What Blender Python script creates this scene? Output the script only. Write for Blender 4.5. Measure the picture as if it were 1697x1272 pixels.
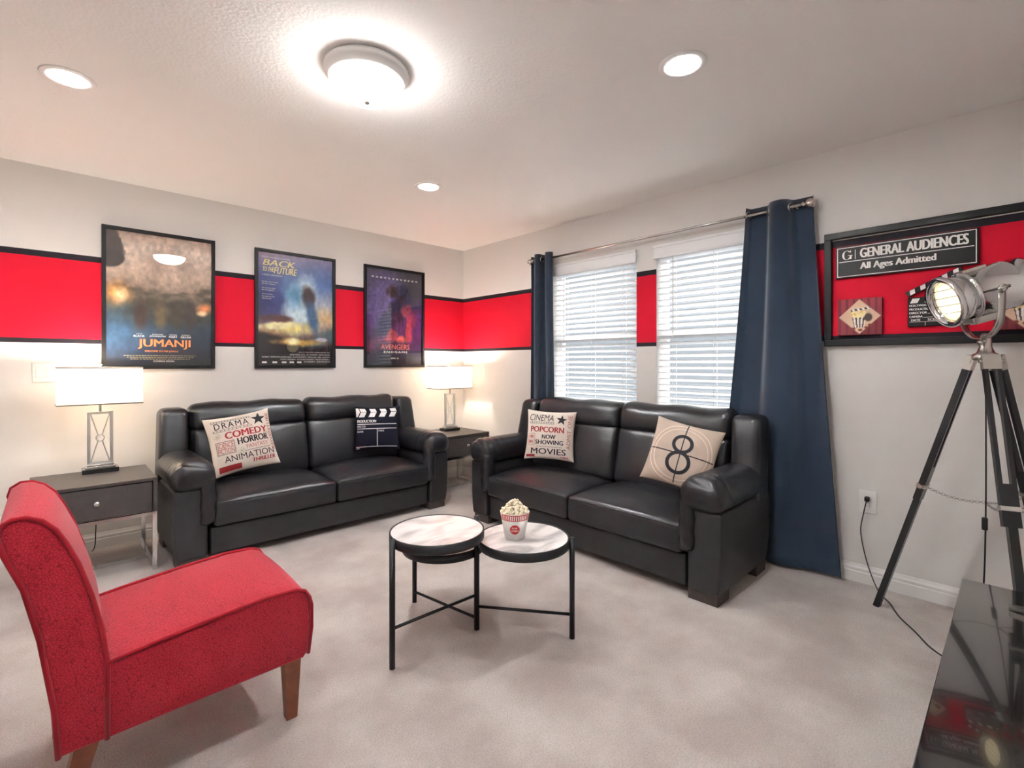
import bpy, bmesh, math, random
import numpy as np
from mathutils import Vector, Matrix
R_ = math.radians
rnd = random.Random(7)
for o in list(bpy.data.objects): bpy.data.objects.remove(o)
S = bpy.context.scene
COL = S.collection

# ---------------------------------------------------------------- camera
cam = bpy.data.cameras.new('camera'); co = bpy.data.objects.new('camera', cam); COL.objects.link(co)
cam.sensor_width = 36; cam.lens = 803/1697*36; cam.shift_y = -34/1697
cam.clip_start = .02
co.location = (-3.263, -4.190, 1.215); co.rotation_euler = (R_(90), 0, -R_(90-46.34))
S.camera = co
# ---------------------------------------------------------------- world, exposure
W = bpy.data.worlds.new('sky'); S.world = W; W.use_nodes = True
W.node_tree.nodes['Background'].inputs[0].default_value = (.80, .91, 1, 1)
W.node_tree.nodes['Background'].inputs[1].default_value = .2
S.view_settings.view_transform = 'Standard'; S.view_settings.look = 'None'
S.view_settings.gamma = 1; S.view_settings.use_curve_mapping = False
S.view_settings.exposure = 1.78
su = bpy.data.lights.new('sun', 'SUN'); su.energy = 4.6; su.angle = R_(.6); su.color = (1, .97, .93)
so = bpy.data.objects.new('sun', su); COL.objects.link(so); so.rotation_euler = Vector((.72, -.25, .68)).to_track_quat('Z', 'Y').to_euler()
CAN, DOME, LAMP, SPOT = 145, 15, 6, .46      # strengths of the room's own lamps

# ---------------------------------------------------------------- materials
def lin(c): return tuple((v/255/12.92 if v/255 <= .04045 else ((v/255+.055)/1.055)**2.4) for v in c)
def mat(name, col, rough=.5, metal=0, bump=0, bscale=100, var=0, vscale=5, btype='noise', spec=.5, sheen=0, coat=0, detail=3):
    m = bpy.data.materials.new(name); m.use_nodes = True; nt = m.node_tree; b = nt.nodes['Principled BSDF']
    c = lin(col) + (1,)
    b.inputs['Base Color'].default_value = c; b.inputs['Roughness'].default_value = rough; b.inputs['Metallic'].default_value = metal
    b.inputs['Specular IOR Level'].default_value = spec; b.inputs['Sheen Weight'].default_value = sheen; b.inputs['Coat Weight'].default_value = coat
    tc = nt.nodes.new('ShaderNodeTexCoord')
    if var:
        n = nt.nodes.new('ShaderNodeTexNoise'); n.inputs['Scale'].default_value = vscale; n.inputs['Detail'].default_value = 6
        nt.links.new(tc.outputs['Object'], n.inputs['Vector'])
        r = nt.nodes.new('ShaderNodeValToRGB'); r.color_ramp.elements[0].position = .3; r.color_ramp.elements[1].position = .7
        r.color_ramp.elements[0].color = tuple(v*(1-var) for v in c[:3])+(1,); r.color_ramp.elements[1].color = tuple(min(1, v*(1+var)) for v in c[:3])+(1,)
        nt.links.new(n.outputs['Fac'], r.inputs[0]); nt.links.new(r.outputs[0], b.inputs['Base Color'])
    if bump:
        if btype == 'voronoi':
            n = nt.nodes.new('ShaderNodeTexVoronoi'); n.feature = 'DISTANCE_TO_EDGE'; out = n.outputs['Distance']
        elif btype == 'wave':
            n = nt.nodes.new('ShaderNodeTexWave'); n.inputs['Distortion'].default_value = 2; out = n.outputs['Fac']
        else:
            n = nt.nodes.new('ShaderNodeTexNoise'); n.inputs['Detail'].default_value = detail; out = n.outputs['Fac']
        n.inputs['Scale'].default_value = bscale
        nt.links.new(tc.outputs['Object'], n.inputs['Vector'])
        bp = nt.nodes.new('ShaderNodeBump'); bp.inputs['Strength'].default_value = bump; bp.inputs['Distance'].default_value = .004
        nt.links.new(out, bp.inputs['Height']); nt.links.new(bp.outputs[0], b.inputs['Normal'])
    return m
def emis(name, col, s):
    m = mat(name, (255, 255, 255)); b = m.node_tree.nodes['Principled BSDF']
    b.inputs['Emission Color'].default_value = col+(1,); b.inputs['Emission Strength'].default_value = s
    return m
def wallmat():
    m = mat('wall_paint', (227, 224, 221), .75, bump=.12, bscale=160, spec=.2); nt = m.node_tree; b = nt.nodes['Principled BSDF']
    g = nt.nodes.new('ShaderNodeNewGeometry'); s = nt.nodes.new('ShaderNodeSeparateXYZ'); nt.links.new(g.outputs['Position'], s.inputs[0])
    d = nt.nodes.new('ShaderNodeMath'); d.operation = 'DIVIDE'; d.inputs[1].default_value = 2.44; nt.links.new(s.outputs[2], d.inputs[0])
    r = nt.nodes.new('ShaderNodeValToRGB'); cr = r.color_ramp; cr.interpolation = 'CONSTANT'
    w, k, red = lin((227, 224, 221))+(1,), lin((34, 31, 38))+(1,), lin((198, 14, 42))+(1,)
    cr.elements[0].color = w; cr.elements[1].position = 1.335/2.44; cr.elements[1].color = k
    for z, c in ((1.372, red), (1.873, k), (1.911, w)):
        e = cr.elements.new(z/2.44); e.color = c
    mxx = nt.nodes.new('ShaderNodeMath'); mxx.operation = 'MAXIMUM'; nt.links.new(s.outputs[0], mxx.inputs[0]); nt.links.new(s.outputs[1], mxx.inputs[1])
    lt = nt.nodes.new('ShaderNodeMath'); lt.operation = 'LESS_THAN'; lt.inputs[1].default_value = .002; nt.links.new(mxx.outputs[0], lt.inputs[0])
    ml = nt.nodes.new('ShaderNodeMath'); ml.operation = 'MULTIPLY'; nt.links.new(d.outputs[0], ml.inputs[0]); nt.links.new(lt.outputs[0], ml.inputs[1])
    nt.links.new(ml.outputs[0], r.inputs[0]); nt.links.new(r.outputs[0], b.inputs['Base Color'])
    return m
def carpetmat():
    m = mat('carpet', (205, 195, 190), .95, spec=.1, sheen=.3); nt = m.node_tree; b = nt.nodes['Principled BSDF']
    tc = nt.nodes.new('ShaderNodeTexCoord')
    def noise(sc, det):
        n = nt.nodes.new('ShaderNodeTexNoise'); n.inputs['Scale'].default_value = sc; n.inputs['Detail'].default_value = det
        nt.links.new(tc.outputs['Object'], n.inputs['Vector']); return n
    a, f = noise(3.2, 5), noise(170, 4)
    r = nt.nodes.new('ShaderNodeValToRGB'); r.color_ramp.elements[0].position = .36; r.color_ramp.elements[1].position = .62
    r.color_ramp.elements[0].color = lin((190, 178, 173))+(1,); r.color_ramp.elements[1].color = lin((217, 208, 203))+(1,)
    nt.links.new(a.outputs['Fac'], r.inputs[0])
    r2 = nt.nodes.new('ShaderNodeValToRGB'); r2.color_ramp.elements[0].position = .32; r2.color_ramp.elements[1].position = .6
    r2.color_ramp.elements[0].color = (.80, .78, .77, 1); r2.color_ramp.elements[1].color = (1, 1, 1, 1)
    nt.links.new(f.outputs['Fac'], r2.inputs[0])
    mx = nt.nodes.new('ShaderNodeMix'); mx.data_type = 'RGBA'; mx.blend_type = 'MULTIPLY'; mx.inputs[0].default_value = 1
    nt.links.new(r.outputs[0], mx.inputs[6]); nt.links.new(r2.outputs[0], mx.inputs[7]); nt.links.new(mx.outputs[2], b.inputs['Base Color'])
    bp = nt.nodes.new('ShaderNodeBump'); bp.inputs['Strength'].default_value = .7; bp.inputs['Distance'].default_value = .008
    nt.links.new(f.outputs['Fac'], bp.inputs['Height']); nt.links.new(bp.outputs[0], b.inputs['Normal'])
    return m
def marblemat():
    m = mat('marble', (232, 228, 226), .3); nt = m.node_tree; b = nt.nodes['Principled BSDF']; tc = nt.nodes.new('ShaderNodeTexCoord')
    mp = nt.nodes.new('ShaderNodeMapping'); mp.inputs['Scale'].default_value = (3, 6, 5); mp.inputs['Rotation'].default_value = (0, 0, .6)
    n = nt.nodes.new('ShaderNodeTexNoise'); n.inputs['Scale'].default_value = 1.3; n.inputs['Detail'].default_value = 9; n.inputs['Distortion'].default_value = 1.2
    nt.links.new(tc.outputs['Object'], mp.inputs[0]); nt.links.new(mp.outputs[0], n.inputs['Vector'])
    r = nt.nodes.new('ShaderNodeValToRGB'); r.color_ramp.elements[0].position = .33; r.color_ramp.elements[1].position = .56
    r.color_ramp.elements[0].color = lin((165, 160, 160))+(1,); r.color_ramp.elements[1].color = lin((236, 232, 230))+(1,)
    nt.links.new(n.outputs['Fac'], r.inputs[0]); nt.links.new(r.outputs[0], b.inputs['Base Color'])
    return m
def attrmat(name, rough=.4):
    m = mat(name, (255, 255, 255), rough); nt = m.node_tree; a = nt.nodes.new('ShaderNodeVertexColor'); a.layer_name = 'print'
    nt.links.new(a.outputs[0], nt.nodes['Principled BSDF'].inputs['Base Color']); return m
def glassmat(name, rough=.0, fac=.10):
    m = bpy.data.materials.new(name); m.use_nodes = True; nt = m.node_tree; nt.nodes.remove(nt.nodes['Principled BSDF'])
    t = nt.nodes.new('ShaderNodeBsdfTransparent'); g = nt.nodes.new('ShaderNodeBsdfGlossy'); g.inputs['Roughness'].default_value = rough
    f = nt.nodes.new('ShaderNodeFresnel'); gm = nt.nodes.new('ShaderNodeNewGeometry'); io = nt.nodes.new('ShaderNodeMapRange')
    io.inputs[3].default_value = 1.5; io.inputs[4].default_value = 1/1.5          # same pane from either side
    nt.links.new(gm.outputs['Backfacing'], io.inputs[0]); nt.links.new(io.outputs[0], f.inputs['IOR']); x = nt.nodes.new('ShaderNodeMixShader')
    nt.links.new(f.outputs[0], x.inputs[0]); nt.links.new(t.outputs[0], x.inputs[1]); nt.links.new(g.outputs[0], x.inputs[2])
    nt.links.new(x.outputs[0], nt.nodes['Material Output'].inputs[0]); return m
def shademat():
    m = bpy.data.materials.new('lamp_linen'); m.use_nodes = True; nt = m.node_tree; nt.nodes.remove(nt.nodes['Principled BSDF'])
    t = nt.nodes.new('ShaderNodeBsdfTranslucent'); d = nt.nodes.new('ShaderNodeBsdfDiffuse'); x = nt.nodes.new('ShaderNodeMixShader')
    t.inputs[0].default_value = (.95, .90, .84, 1); d.inputs[0].default_value = (.9, .88, .85, 1); x.inputs[0].default_value = .6
    nt.links.new(d.outputs[0], x.inputs[1]); nt.links.new(t.outputs[0], x.inputs[2]); nt.links.new(x.outputs[0], nt.nodes['Material Output'].inputs[0]); return m
WALL, CARPET, MARBLE = wallmat(), carpetmat(), marblemat()
PLAIN = mat('plain_wall_paint', (227, 224, 221), .75, bump=.12, bscale=160, spec=.2)
CEIL = mat('ceiling_paint', (246, 244, 242), .85, bump=.55, bscale=70, spec=.15, detail=5)
WHITE = mat('white_trim', (240, 238, 236), .4); PLASTIC = mat('white_plastic', (238, 236, 233), .3)
LEATHER = mat('charcoal_leather', (29, 29, 33), .3, bump=.2, bscale=220, var=.25, vscale=9, spec=.5)
LEATHER2 = mat('matt_leather', (36, 35, 38), .5, bump=.3, bscale=260, var=.2, vscale=14, spec=.4)
FOOT = mat('dark_wood_foot', (66, 56, 54), .5, var=.2, vscale=30)
REDF = mat('red_textured_velvet', (176, 28, 46), .8, bump=.5, bscale=135, btype='voronoi', sheen=.15, spec=.2)
_nt = REDF.node_tree; _v = [n for n in _nt.nodes if n.type == 'TEX_VORONOI'][0]; _r = _nt.nodes.new('ShaderNodeValToRGB')   # scale pattern woven into the cloth
_r.color_ramp.elements[0].color = lin((110, 12, 26))+(1,); _r.color_ramp.elements[1].color = lin((166, 26, 44))+(1,); _r.color_ramp.elements[1].position = .1
_nt.links.new(_v.outputs['Distance'], _r.inputs[0]); _nt.links.new(_r.outputs[0], _nt.nodes['Principled BSDF'].inputs['Base Color'])
REDP = mat('red_piping', (140, 16, 32), .85, sheen=.1, spec=.2)
BROWN = mat('brown_wood', (122, 68, 44), .4, var=.25, vscale=25)
ESP = mat('espresso_wood', (62, 57, 56), .42, bump=.1, bscale=60, btype='wave', var=.18, vscale=20)
CHROME = mat('chrome', (225, 226, 228), .1, 1); NICKEL = mat('brushed_nickel', (205, 203, 198), .25, 1)
LAMPMETAL = mat('lamp_silver', (200, 202, 200), .4, .75)
BLKMETAL = mat('black_metal', (30, 30, 34), .45, .3); BLKGLOSS = mat('black_gloss', (14, 14, 15), .15, coat=.6, spec=1); BLKWOOD = mat('black_wood', (24, 24, 27), .3)
BLACK = mat('black_paint', (17, 16, 18), .5, spec=.3); CORD = mat('black_cord', (15, 15, 16), .5)
NAVY = mat('navy_curtain', (18, 33, 51), .75, sheen=.35, bump=.15, bscale=500, spec=.25)
SLAT = mat('blind_slat', (240, 241, 243), .45); GLASS = glassmat('window_glass'); PGLASS = glassmat('poster_glass', .01)
TRIMG = mat('shade_trim', (150, 146, 142), .6); SHADE = shademat()
PRINT = attrmat('poster_print', .35); PRINT2 = attrmat('canvas_print', .7)
LINEN = mat('cream_linen', (226, 214, 203), .9, bump=.3, bscale=400, spec=.1); NAVYC = mat('navy_cotton', (22, 23, 36), .85, spec=.15)
TAUPE = mat('taupe_cotton', (190, 172, 158), .9, var=.12, vscale=8, spec=.1)
INK = mat('black_ink', (26, 25, 34), .8); REDI = mat('red_ink', (165, 38, 42), .8); PINKI = mat('faded_red_ink', (190, 96, 88), .8); WHITEI = mat('white_ink', (238, 235, 232), .7)
OLIVE = mat('olive_ink', (150, 142, 112), .9); PALE = mat('pale_ink', (228, 212, 198), .9)
ORANGE = mat('orange_ink', (226, 132, 72), .6); YELLOWI = mat('yellow_ink', (236, 222, 150), .6)
BUCKET = mat('white_melamine', (240, 237, 232), .3); REDB = mat('bucket_red', (205, 40, 46), .4)
CORN = mat('popcorn', (255, 238, 212), .9, var=.08, vscale=60)
LIT = emis('can_diffuser', (1, 1, 1), CAN); DOMEM = emis('dome_glass', (1, .985, .96), DOME)
LENS = emis('lit_lens', (1, .80, .36), SPOT)

# ---------------------------------------------------------------- mesh helpers
def link(name, me, m, parent=None, smooth=False):
    o = bpy.data.objects.new(name, me); COL.objects.link(o)
    if m is not None and not me.materials: me.materials.append(m)
    if parent: o.parent = parent
    if smooth: me.polygons.foreach_set('use_smooth', [True]*len(me.polygons))
    return o
def mesh(name, v, f):
    me = bpy.data.meshes.new(name); me.from_pydata([tuple(p) for p in v], [], [tuple(q) for q in f]); me.update(); return me
def mk(name, vf, m, parent=None, smooth=False): return link(name, mesh(name, *vf), m, parent, smooth)
def join(*vfs):
    V, F = [], []
    for v, f in vfs:
        n = len(V); V += [tuple(p) for p in v]; F += [tuple(i+n for i in q) for q in f]
    return V, F
def xf(vf, M): return [tuple(M @ Vector(p)) for p in vf[0]], vf[1]
def box(x0, x1, y0, y1, z0, z1, b=0):
    if b: return rbox((x0+x1)/2, (y0+y1)/2, (z0+z1)/2, x1-x0, y1-y0, z1-z0, b, 1, 2)
    v = [(x, y, z) for z in (z0, z1) for y in (y0, y1) for x in (x0, x1)]
    return v, [(0, 2, 3, 1), (4, 5, 7, 6), (0, 1, 5, 4), (2, 6, 7, 3), (0, 4, 6, 2), (1, 3, 7, 5)]
def rbox(cx, cy, cz, sx, sy, sz, r, n=6, k=4, fn=None):
    """rounded box; n spans on the flat, k in each rounded edge; fn(p, unit) displaces"""
    H = [sx/2, sy/2, sz/2]; r = min([r]+[h*.98 for h in H])
    def ax(h):
        a = [-h+r*(1-math.cos(i/k*math.pi/2))*1.0 for i in range(k)]
        return a+[-(h-r)+2*(h-r)*i/n for i in range(n+1)]+[-x for x in reversed(a)]
    A = [ax(h) for h in H]; V, F, key = [], [], {}
    def vid(p):
        q = tuple(round(x, 6) for x in p)
        if q not in key:
            key[q] = len(V); c = [max(-(h-r), min(h-r, x)) for h, x in zip(H, p)]; d = [x-y for x, y in zip(p, c)]
            L = math.sqrt(sum(x*x for x in d)) or 1
            w = [y+x/L*r for x, y in zip(d, c)] if L != 1 or any(d) else list(p)
            if fn: w = fn(w, [w[i]/H[i] for i in range(3)])
            V.append((w[0]+cx, w[1]+cy, w[2]+cz))
        return key[q]
    for a in range(3):
        b, c = (a+1) % 3, (a+2) % 3
        for s in (-1, 1):
            for i in range(len(A[b])-1):
                for j in range(len(A[c])-1):
                    q = []
                    for di, dj in ((0, 0), (1, 0), (1, 1), (0, 1)):
                        p = [0, 0, 0]; p[a] = s*H[a]; p[b] = A[b][i+di]; p[c] = A[c][j+dj]; q.append(vid(p))
                    F.append(tuple(q if s > 0 else q[::-1]))
    return V, F
def tube(pts, r, n=8, closed=False, cap=True):
    pts = [Vector(p) for p in pts]; V, F = [], []; N = len(pts); up = None
    for i, p in enumerate(pts):
        if closed: t = (pts[(i+1) % N]-pts[i-1]).normalized()
        else: t = (pts[min(i+1, N-1)]-pts[max(i-1, 0)]).normalized()
        if up is None: up = t.orthogonal().normalized()
        up = (up-t*up.dot(t)).normalized(); w = t.cross(up); rr = r[i] if isinstance(r, (list, tuple)) else r
        for j in range(n): a = 2*math.pi*(j+.5)/n; V.append(tuple(p+(up*math.cos(a)+w*math.sin(a))*rr))
    for i in range(N if closed else N-1):
        for j in range(n): a, b = i*n+j, i*n+(j+1) % n; c, d = ((i+1) % N)*n+(j+1) % n, ((i+1) % N)*n+j; F.append((a, b, c, d))
    if cap and not closed: F.append(tuple(range(n-1, -1, -1))); F.append(tuple((N-1)*n+j for j in range(n)))
    return V, F
def lathe(prof, n=32, M=None, cap=True):
    V, F = [], []
    for r, z in prof:
        for j in range(n): a = 2*math.pi*j/n; V.append((r*math.cos(a), r*math.sin(a), z))
    for i in range(len(prof)-1):
        for j in range(n): F.append((i*n+j, i*n+(j+1) % n, (i+1)*n+(j+1) % n, (i+1)*n+j))
    if cap and prof[0][0] > 1e-5: F.append(tuple(range(n-1, -1, -1)))
    if cap and prof[-1][0] > 1e-5: F.append(tuple((len(prof)-1)*n+j for j in range(n)))
    vf = (V, F); return xf(vf, M) if M else vf
def bar(a, b, w, h, side=None):
    a, b = Vector(a), Vector(b); t = (b-a).normalized(); s = Vector(side) if side else t.orthogonal()
    s = (s-t*s.dot(t)).normalized(); u = t.cross(s); V = []
    for p in (a, b):
        for i, j in ((-1, -1), (1, -1), (1, 1), (-1, 1)): V.append(tuple(p+s*w/2*i+u*h/2*j))
    return V, [(3, 2, 1, 0), (4, 5, 6, 7), (0, 1, 5, 4), (1, 2, 6, 5), (2, 3, 7, 6), (3, 0, 4, 7)]
def torus(c, R, r, axis, n=24, m=8):
    axis = Vector(axis).normalized(); u = axis.orthogonal().normalized(); w = axis.cross(u); c = Vector(c)
    return tube([c+(u*math.cos(2*math.pi*i/n)+w*math.sin(2*math.pi*i/n))*R for i in range(n)], r, m, closed=True)
def aim(p, d, up=(0, 0, 1)):
    d = Vector(d).normalized(); x = Vector(up).cross(d).normalized(); y = d.cross(x)
    return Matrix(((x.x, y.x, d.x, p[0]), (x.y, y.y, d.y, p[1]), (x.z, y.z, d.z, p[2]), (0, 0, 0, 1)))
def tag(o, label=None, cat=None, group=None, kind=None):
    if label: o['label'] = label
    if cat: o['category'] = cat
    if group: o['group'] = group
    if kind: o['kind'] = kind
    return o
def thing(name, label, cat, loc=(0, 0, 0), rz=0, group=None):
    o = bpy.data.objects.new(name, None); COL.objects.link(o); o.location = loc; o.rotation_euler = (0, 0, rz); o.empty_display_size = .1
    return tag(o, label, cat, group)
def struct(name, vf, m, smooth=False): return tag(mk(name, vf, m, None, smooth), kind='structure')
def tree(root):
    r = root.copy(); COL.objects.link(r)
    for c in list(root.children):
        k = c.copy(); COL.objects.link(k); k.parent = r
        for g in list(c.children): h = g.copy(); COL.objects.link(h); h.parent = k
    return r
# flat print: letters and shapes in 2-D, laid on any surface by a mapping function
def text2d(s, bold=0, shear=0, spacing=1):
    cu = bpy.data.curves.new('t', 'FONT'); cu.body = s; cu.size = 1; cu.offset = bold; cu.shear = shear; cu.space_character = spacing; cu.resolution_u = 3
    o = bpy.data.objects.new('t', cu); COL.objects.link(o); dg = bpy.context.evaluated_depsgraph_get(); me = bpy.data.meshes.new_from_object(o.evaluated_get(dg))
    v = [(p.co.x, p.co.y) for p in me.vertices]; f = [tuple(p.vertices) for p in me.polygons]
    bpy.data.objects.remove(o); bpy.data.curves.remove(cu); bpy.data.meshes.remove(me); return v, f
class Decal:
    def __init__(s): s.v, s.f, s.m, s.mats, s.n = [], [], [], [], 0
    def add(s, v, f, m):
        if m not in s.mats: s.mats.append(m)
        n = len(s.v); s.n += 1; dz = (s.n % 9)*7e-5; s.v += [(p[0], p[1], dz) for p in v]; s.f += [tuple(i+n for i in q) for q in f]; s.m += [s.mats.index(m)]*len(f)
    def text(s, t, x0, y0, w, h, m, rot=0, bold=.0, shear=0, spacing=1):
        v, f = text2d(t, 0, shear, spacing)
        if not v: return
        a = np.array(v); lo, hi = a.min(0), a.max(0); a = (a-lo)/np.maximum(hi-lo, 1e-6)*(w, h)
        if rot: c, q = math.cos(rot), math.sin(rot); a = a@np.array(((c, q), (-q, c)))
        for k in ((-1, 0, 1) if bold > 0 else (0,)):
            o = k*h*min(.05, bold*2.2); ox, oy = (o*math.cos(rot), o*math.sin(rot)) if rot else (o, 0)
            s.add([(x+x0+ox, y+y0+oy) for x, y in a], f, m)
    def dashes(s, x0, y0, w, h, m, n, seed=1):
        g = random.Random(seed); x = x0; u = w/n
        for i in range(n): s.rect(x, y0, x+u*g.uniform(.5, .85), y0+h, m); x += u
    def rect(s, x0, y0, x1, y1, m): s.add([(x0, y0), (x1, y0), (x1, y1), (x0, y1)], [(0, 1, 2, 3)], m)
    def frame(s, x0, y0, x1, y1, t, m):
        for q in ((x0, y0, x1, y0+t), (x0, y1-t, x1, y1), (x0, y0+t, x0+t, y1-t), (x1-t, y0+t, x1, y1-t)): s.rect(*q, m)
    def poly(s, p, m): s.add(p, [tuple(range(len(p)))], m)
    def star(s, cx, cy, r, m, rot=0):
        p = [(cx, cy)]+[(cx+(r if i % 2 == 0 else r*.4)*math.sin(rot+i*math.pi/5), cy+(r if i % 2 == 0 else r*.4)*math.cos(rot+i*math.pi/5)) for i in range(10)]
        s.add(p, [(0, 1+(i+1) % 10, 1+i) for i in range(10)], m)
    def ring(s, cx, cy, rx, ry, t, m, n=48):
        v = []
        for i in range(n): a = 2*math.pi*i/n; v += [(cx+rx*math.cos(a), cy+ry*math.sin(a)), (cx+(rx-t)*math.cos(a), cy+(ry-t)*math.sin(a))]
        s.add(v, [(2*i, 2*((i+1) % n), 2*((i+1) % n)+1, 2*i+1) for i in range(n)], m)
    def disc(s, cx, cy, r, m, n=24): s.add([(cx, cy)]+[(cx+r*math.cos(2*math.pi*i/n), cy+r*math.sin(2*math.pi*i/n)) for i in range(n)], [(0, 1+i, 1+(i+1) % n) for i in range(n)], m)
    def build(s, name, parent, fn, maxe=0):
        me = mesh(name, s.v, s.f)
        for m in s.mats: me.materials.append(m)
        me.polygons.foreach_set('material_index', s.m)
        if maxe:
            bm = bmesh.new(); bm.from_mesh(me); bmesh.ops.triangulate(bm, faces=bm.faces[:])
            for _ in range(5):
                e = [e for e in bm.edges if e.calc_length() > maxe]
                if not e: break
                bmesh.ops.subdivide_edges(bm, edges=e, cuts=1); bmesh.ops.triangulate(bm, faces=bm.faces[:])
            bm.to_mesh(me); bm.free()
        e = 1e-4
        for v in me.vertices:
            x, y, dz = v.co; p = fn(x, y); v.co = p+(fn(x+e, y)-p).cross(fn(x, y+e)-p).normalized()*dz     # overprinted layers lie on one another
        me.update(); return link(name, me, None, parent)
# painted print on a fine grid of coloured vertices
def vnoise(X, Y, sc, seed, octv=4):
    g = np.random.RandomState(seed); out = np.zeros_like(X); amp = 1; tot = 0
    for o in range(octv):
        T = g.rand(66, 66); x, y = (X*sc) % 64, (Y*sc) % 64; i, j = x.astype(int), y.astype(int); a, b = x-i, y-j; a = a*a*(3-2*a); b = b*b*(3-2*b)
        out += amp*(T[i, j]*(1-a)*(1-b)+T[i+1, j]*a*(1-b)+T[i, j+1]*(1-a)*b+T[i+1, j+1]*a*b); tot += amp; amp *= .5; sc *= 2
    return out/tot
class Art:
    def __init__(s, w, h, nx, ny, grad):
        s.w, s.h, s.nx, s.ny = w, h, nx, ny
        s.X, s.Y = np.meshgrid(np.linspace(0, 1, nx+1), np.linspace(0, 1, ny+1), indexing='ij')
        ys = [g[0] for g in grad]; s.c = np.stack([np.interp(s.Y, ys, [g[1][k] for g in grad]) for k in range(3)], -1)
    def mask(s, a, col): a = np.clip(a, 0, 1)[..., None]; s.c = s.c*(1-a)+np.array(col, float)*a
    def blob(s, cx, cy, rx, ry, col, soft=.3, al=1, rot=0, rough=0, seed=1):
        dx, dy = s.X-cx, (s.Y-cy)*s.h/s.w; ry *= s.h/s.w; c, q = math.cos(rot), math.sin(rot); u, v = (dx*c+dy*q)/rx, (-dx*q+dy*c)/ry
        d = np.sqrt(u*u+v*v)
        if rough: d = d+rough*(vnoise(s.X, s.Y, 12, seed)-.5)*2
        s.mask((1+soft-d)/max(2*soft, .02)*al if soft else (d < 1)*al, col)
    def grain(s, sc, amp, seed): s.c = np.clip(s.c*(1+amp*(vnoise(s.X, s.Y, sc, seed)-.5)*2)[..., None], 0, 255)
    def build(s, name, m, parent, fn):
        V = [fn((x-.5)*s.w, (y-.5)*s.h) for x, y in zip(s.X.ravel(), s.Y.ravel())]; n = s.ny+1
        F = [(i*n+j, (i+1)*n+j, (i+1)*n+j+1, i*n+j+1) for i in range(s.nx) for j in range(s.ny)]
        me = mesh(name, V, F); at = me.color_attributes.new('print', 'FLOAT_COLOR', 'POINT')
        c = s.c.reshape(-1, 3)/255; c = np.where(c <= .04045, c/12.92, ((c+.055)/1.055)**2.4)
        at.data.foreach_set('color', np.c_[c, np.ones(len(c))].ravel().astype(np.float32)); return link(name, me, m, parent)

# ================================================================ the room
XL, YB, H = -4.35, -4.62, 2.44
struct('floor', box(XL-.1, .14, YB-.1, .12, -.1, 0), CARPET)
struct('ceiling', box(XL-.1, .14, YB-.1, .12, H, H+.1), CEIL)
struct('wall_left', box(XL-.1, 0, 0, .12, 0, H), WALL)
WY = [(-1.30, -2.157), (-2.325, -3.182)]; WZ = (.78, 2.065)
cells = []
ys = [YB-.1, WY[1][1], WY[1][0], WY[0][1], WY[0][0], .12]
for i in range(5):
    for z0, z1 in ((0, WZ[0]), WZ, (WZ[1], H)):
        if i in (1, 3) and z0 == WZ[0]: continue
        cells.append(box(0, .14, ys[i], ys[i+1], z0, z1))
struct('wall_right', join(*cells), WALL)
struct('wall_back', box(XL-.1, .14, YB-.1, YB, 0, H), PLAIN)
struct('wall_side', box(XL-.1, XL, YB, 0, 0, H), PLAIN)
def base_prof(a, b, n):
    a, b, n = Vector(a), Vector(b), Vector(n); P = [(0, 0), (.014, 0), (.014, .058), (.010, .064), (.012, .070), (.012, .078), (.006, .088), (.004, .098), (0, .1)]
    V = [tuple(p+n*d+Vector((0, 0, z))) for p in (a, b) for d, z in P]; k = len(P)
    return V, [(i, i+1, k+i+1, k+i) for i in range(k-1)]+[tuple(range(k)), tuple(range(2*k-1, k-1, -1))]
struct('baseboard_left', base_prof((XL, 0, 0), (0, 0, 0), (0, -1, 0)), WHITE)
struct('baseboard_right', base_prof((0, 0, 0), (0, YB, 0), (-1, 0, 0)), WHITE)
struct('baseboard_back', base_prof((0, YB, 0), (XL, YB, 0), (0, 1, 0)), WHITE)
# windows with sashes and panes, blinds hung inside the reveals
for k, (y1, y0) in enumerate(WY):
    zm = (WZ[0]+WZ[1])/2; t = .035
    fr = [box(.09, .135, y0, y0+t, *WZ), box(.09, .135, y1-t, y1, *WZ), box(.09, .135, y0, y1, WZ[0], WZ[0]+t), box(.09, .135, y0, y1, WZ[1]-t, WZ[1]), box(.085, .13, y0, y1, zm-.02, zm+.02)]
    w = struct('window_%d' % (k+1), join(*fr), WHITE)
    for za, zb in ((WZ[0]+t, zm-.02), (zm+.02, WZ[1]-t)): mk('pane', box(.108, .112, y0+t, y1-t, za, zb), GLASS, w)
    mk('window_sill', box(-.02, .09, y0+.002, y1-.002, WZ[0]-.0, WZ[0]+.018, .004), WHITE, w)
SL = []
wdt = .84
for i in range(7):
    a = -.025+.05*i/6; SL.append((a, .004*(1-(a/.025)**2)))
sv = [(x, y, z+dz) for y in (-wdt/2, wdt/2) for dz in (0, .0028) for x, z in SL]
sf = []
for i in range(6): sf += [(i, i+1, 14+i+1, 14+i), (7+i, 21+i, 21+i+1, 7+i+1)]
sf += [(0, 14, 21, 7), (6, 13, 27, 20), tuple(range(7))+tuple(range(13, 6, -1)), tuple(range(14, 21))[::-1]+tuple(range(21, 28))]
slat_me = mesh('slat', sv, sf); slat_me.materials.append(SLAT); slat_me.polygons.foreach_set('use_smooth', [True]*len(slat_me.polygons))
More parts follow.
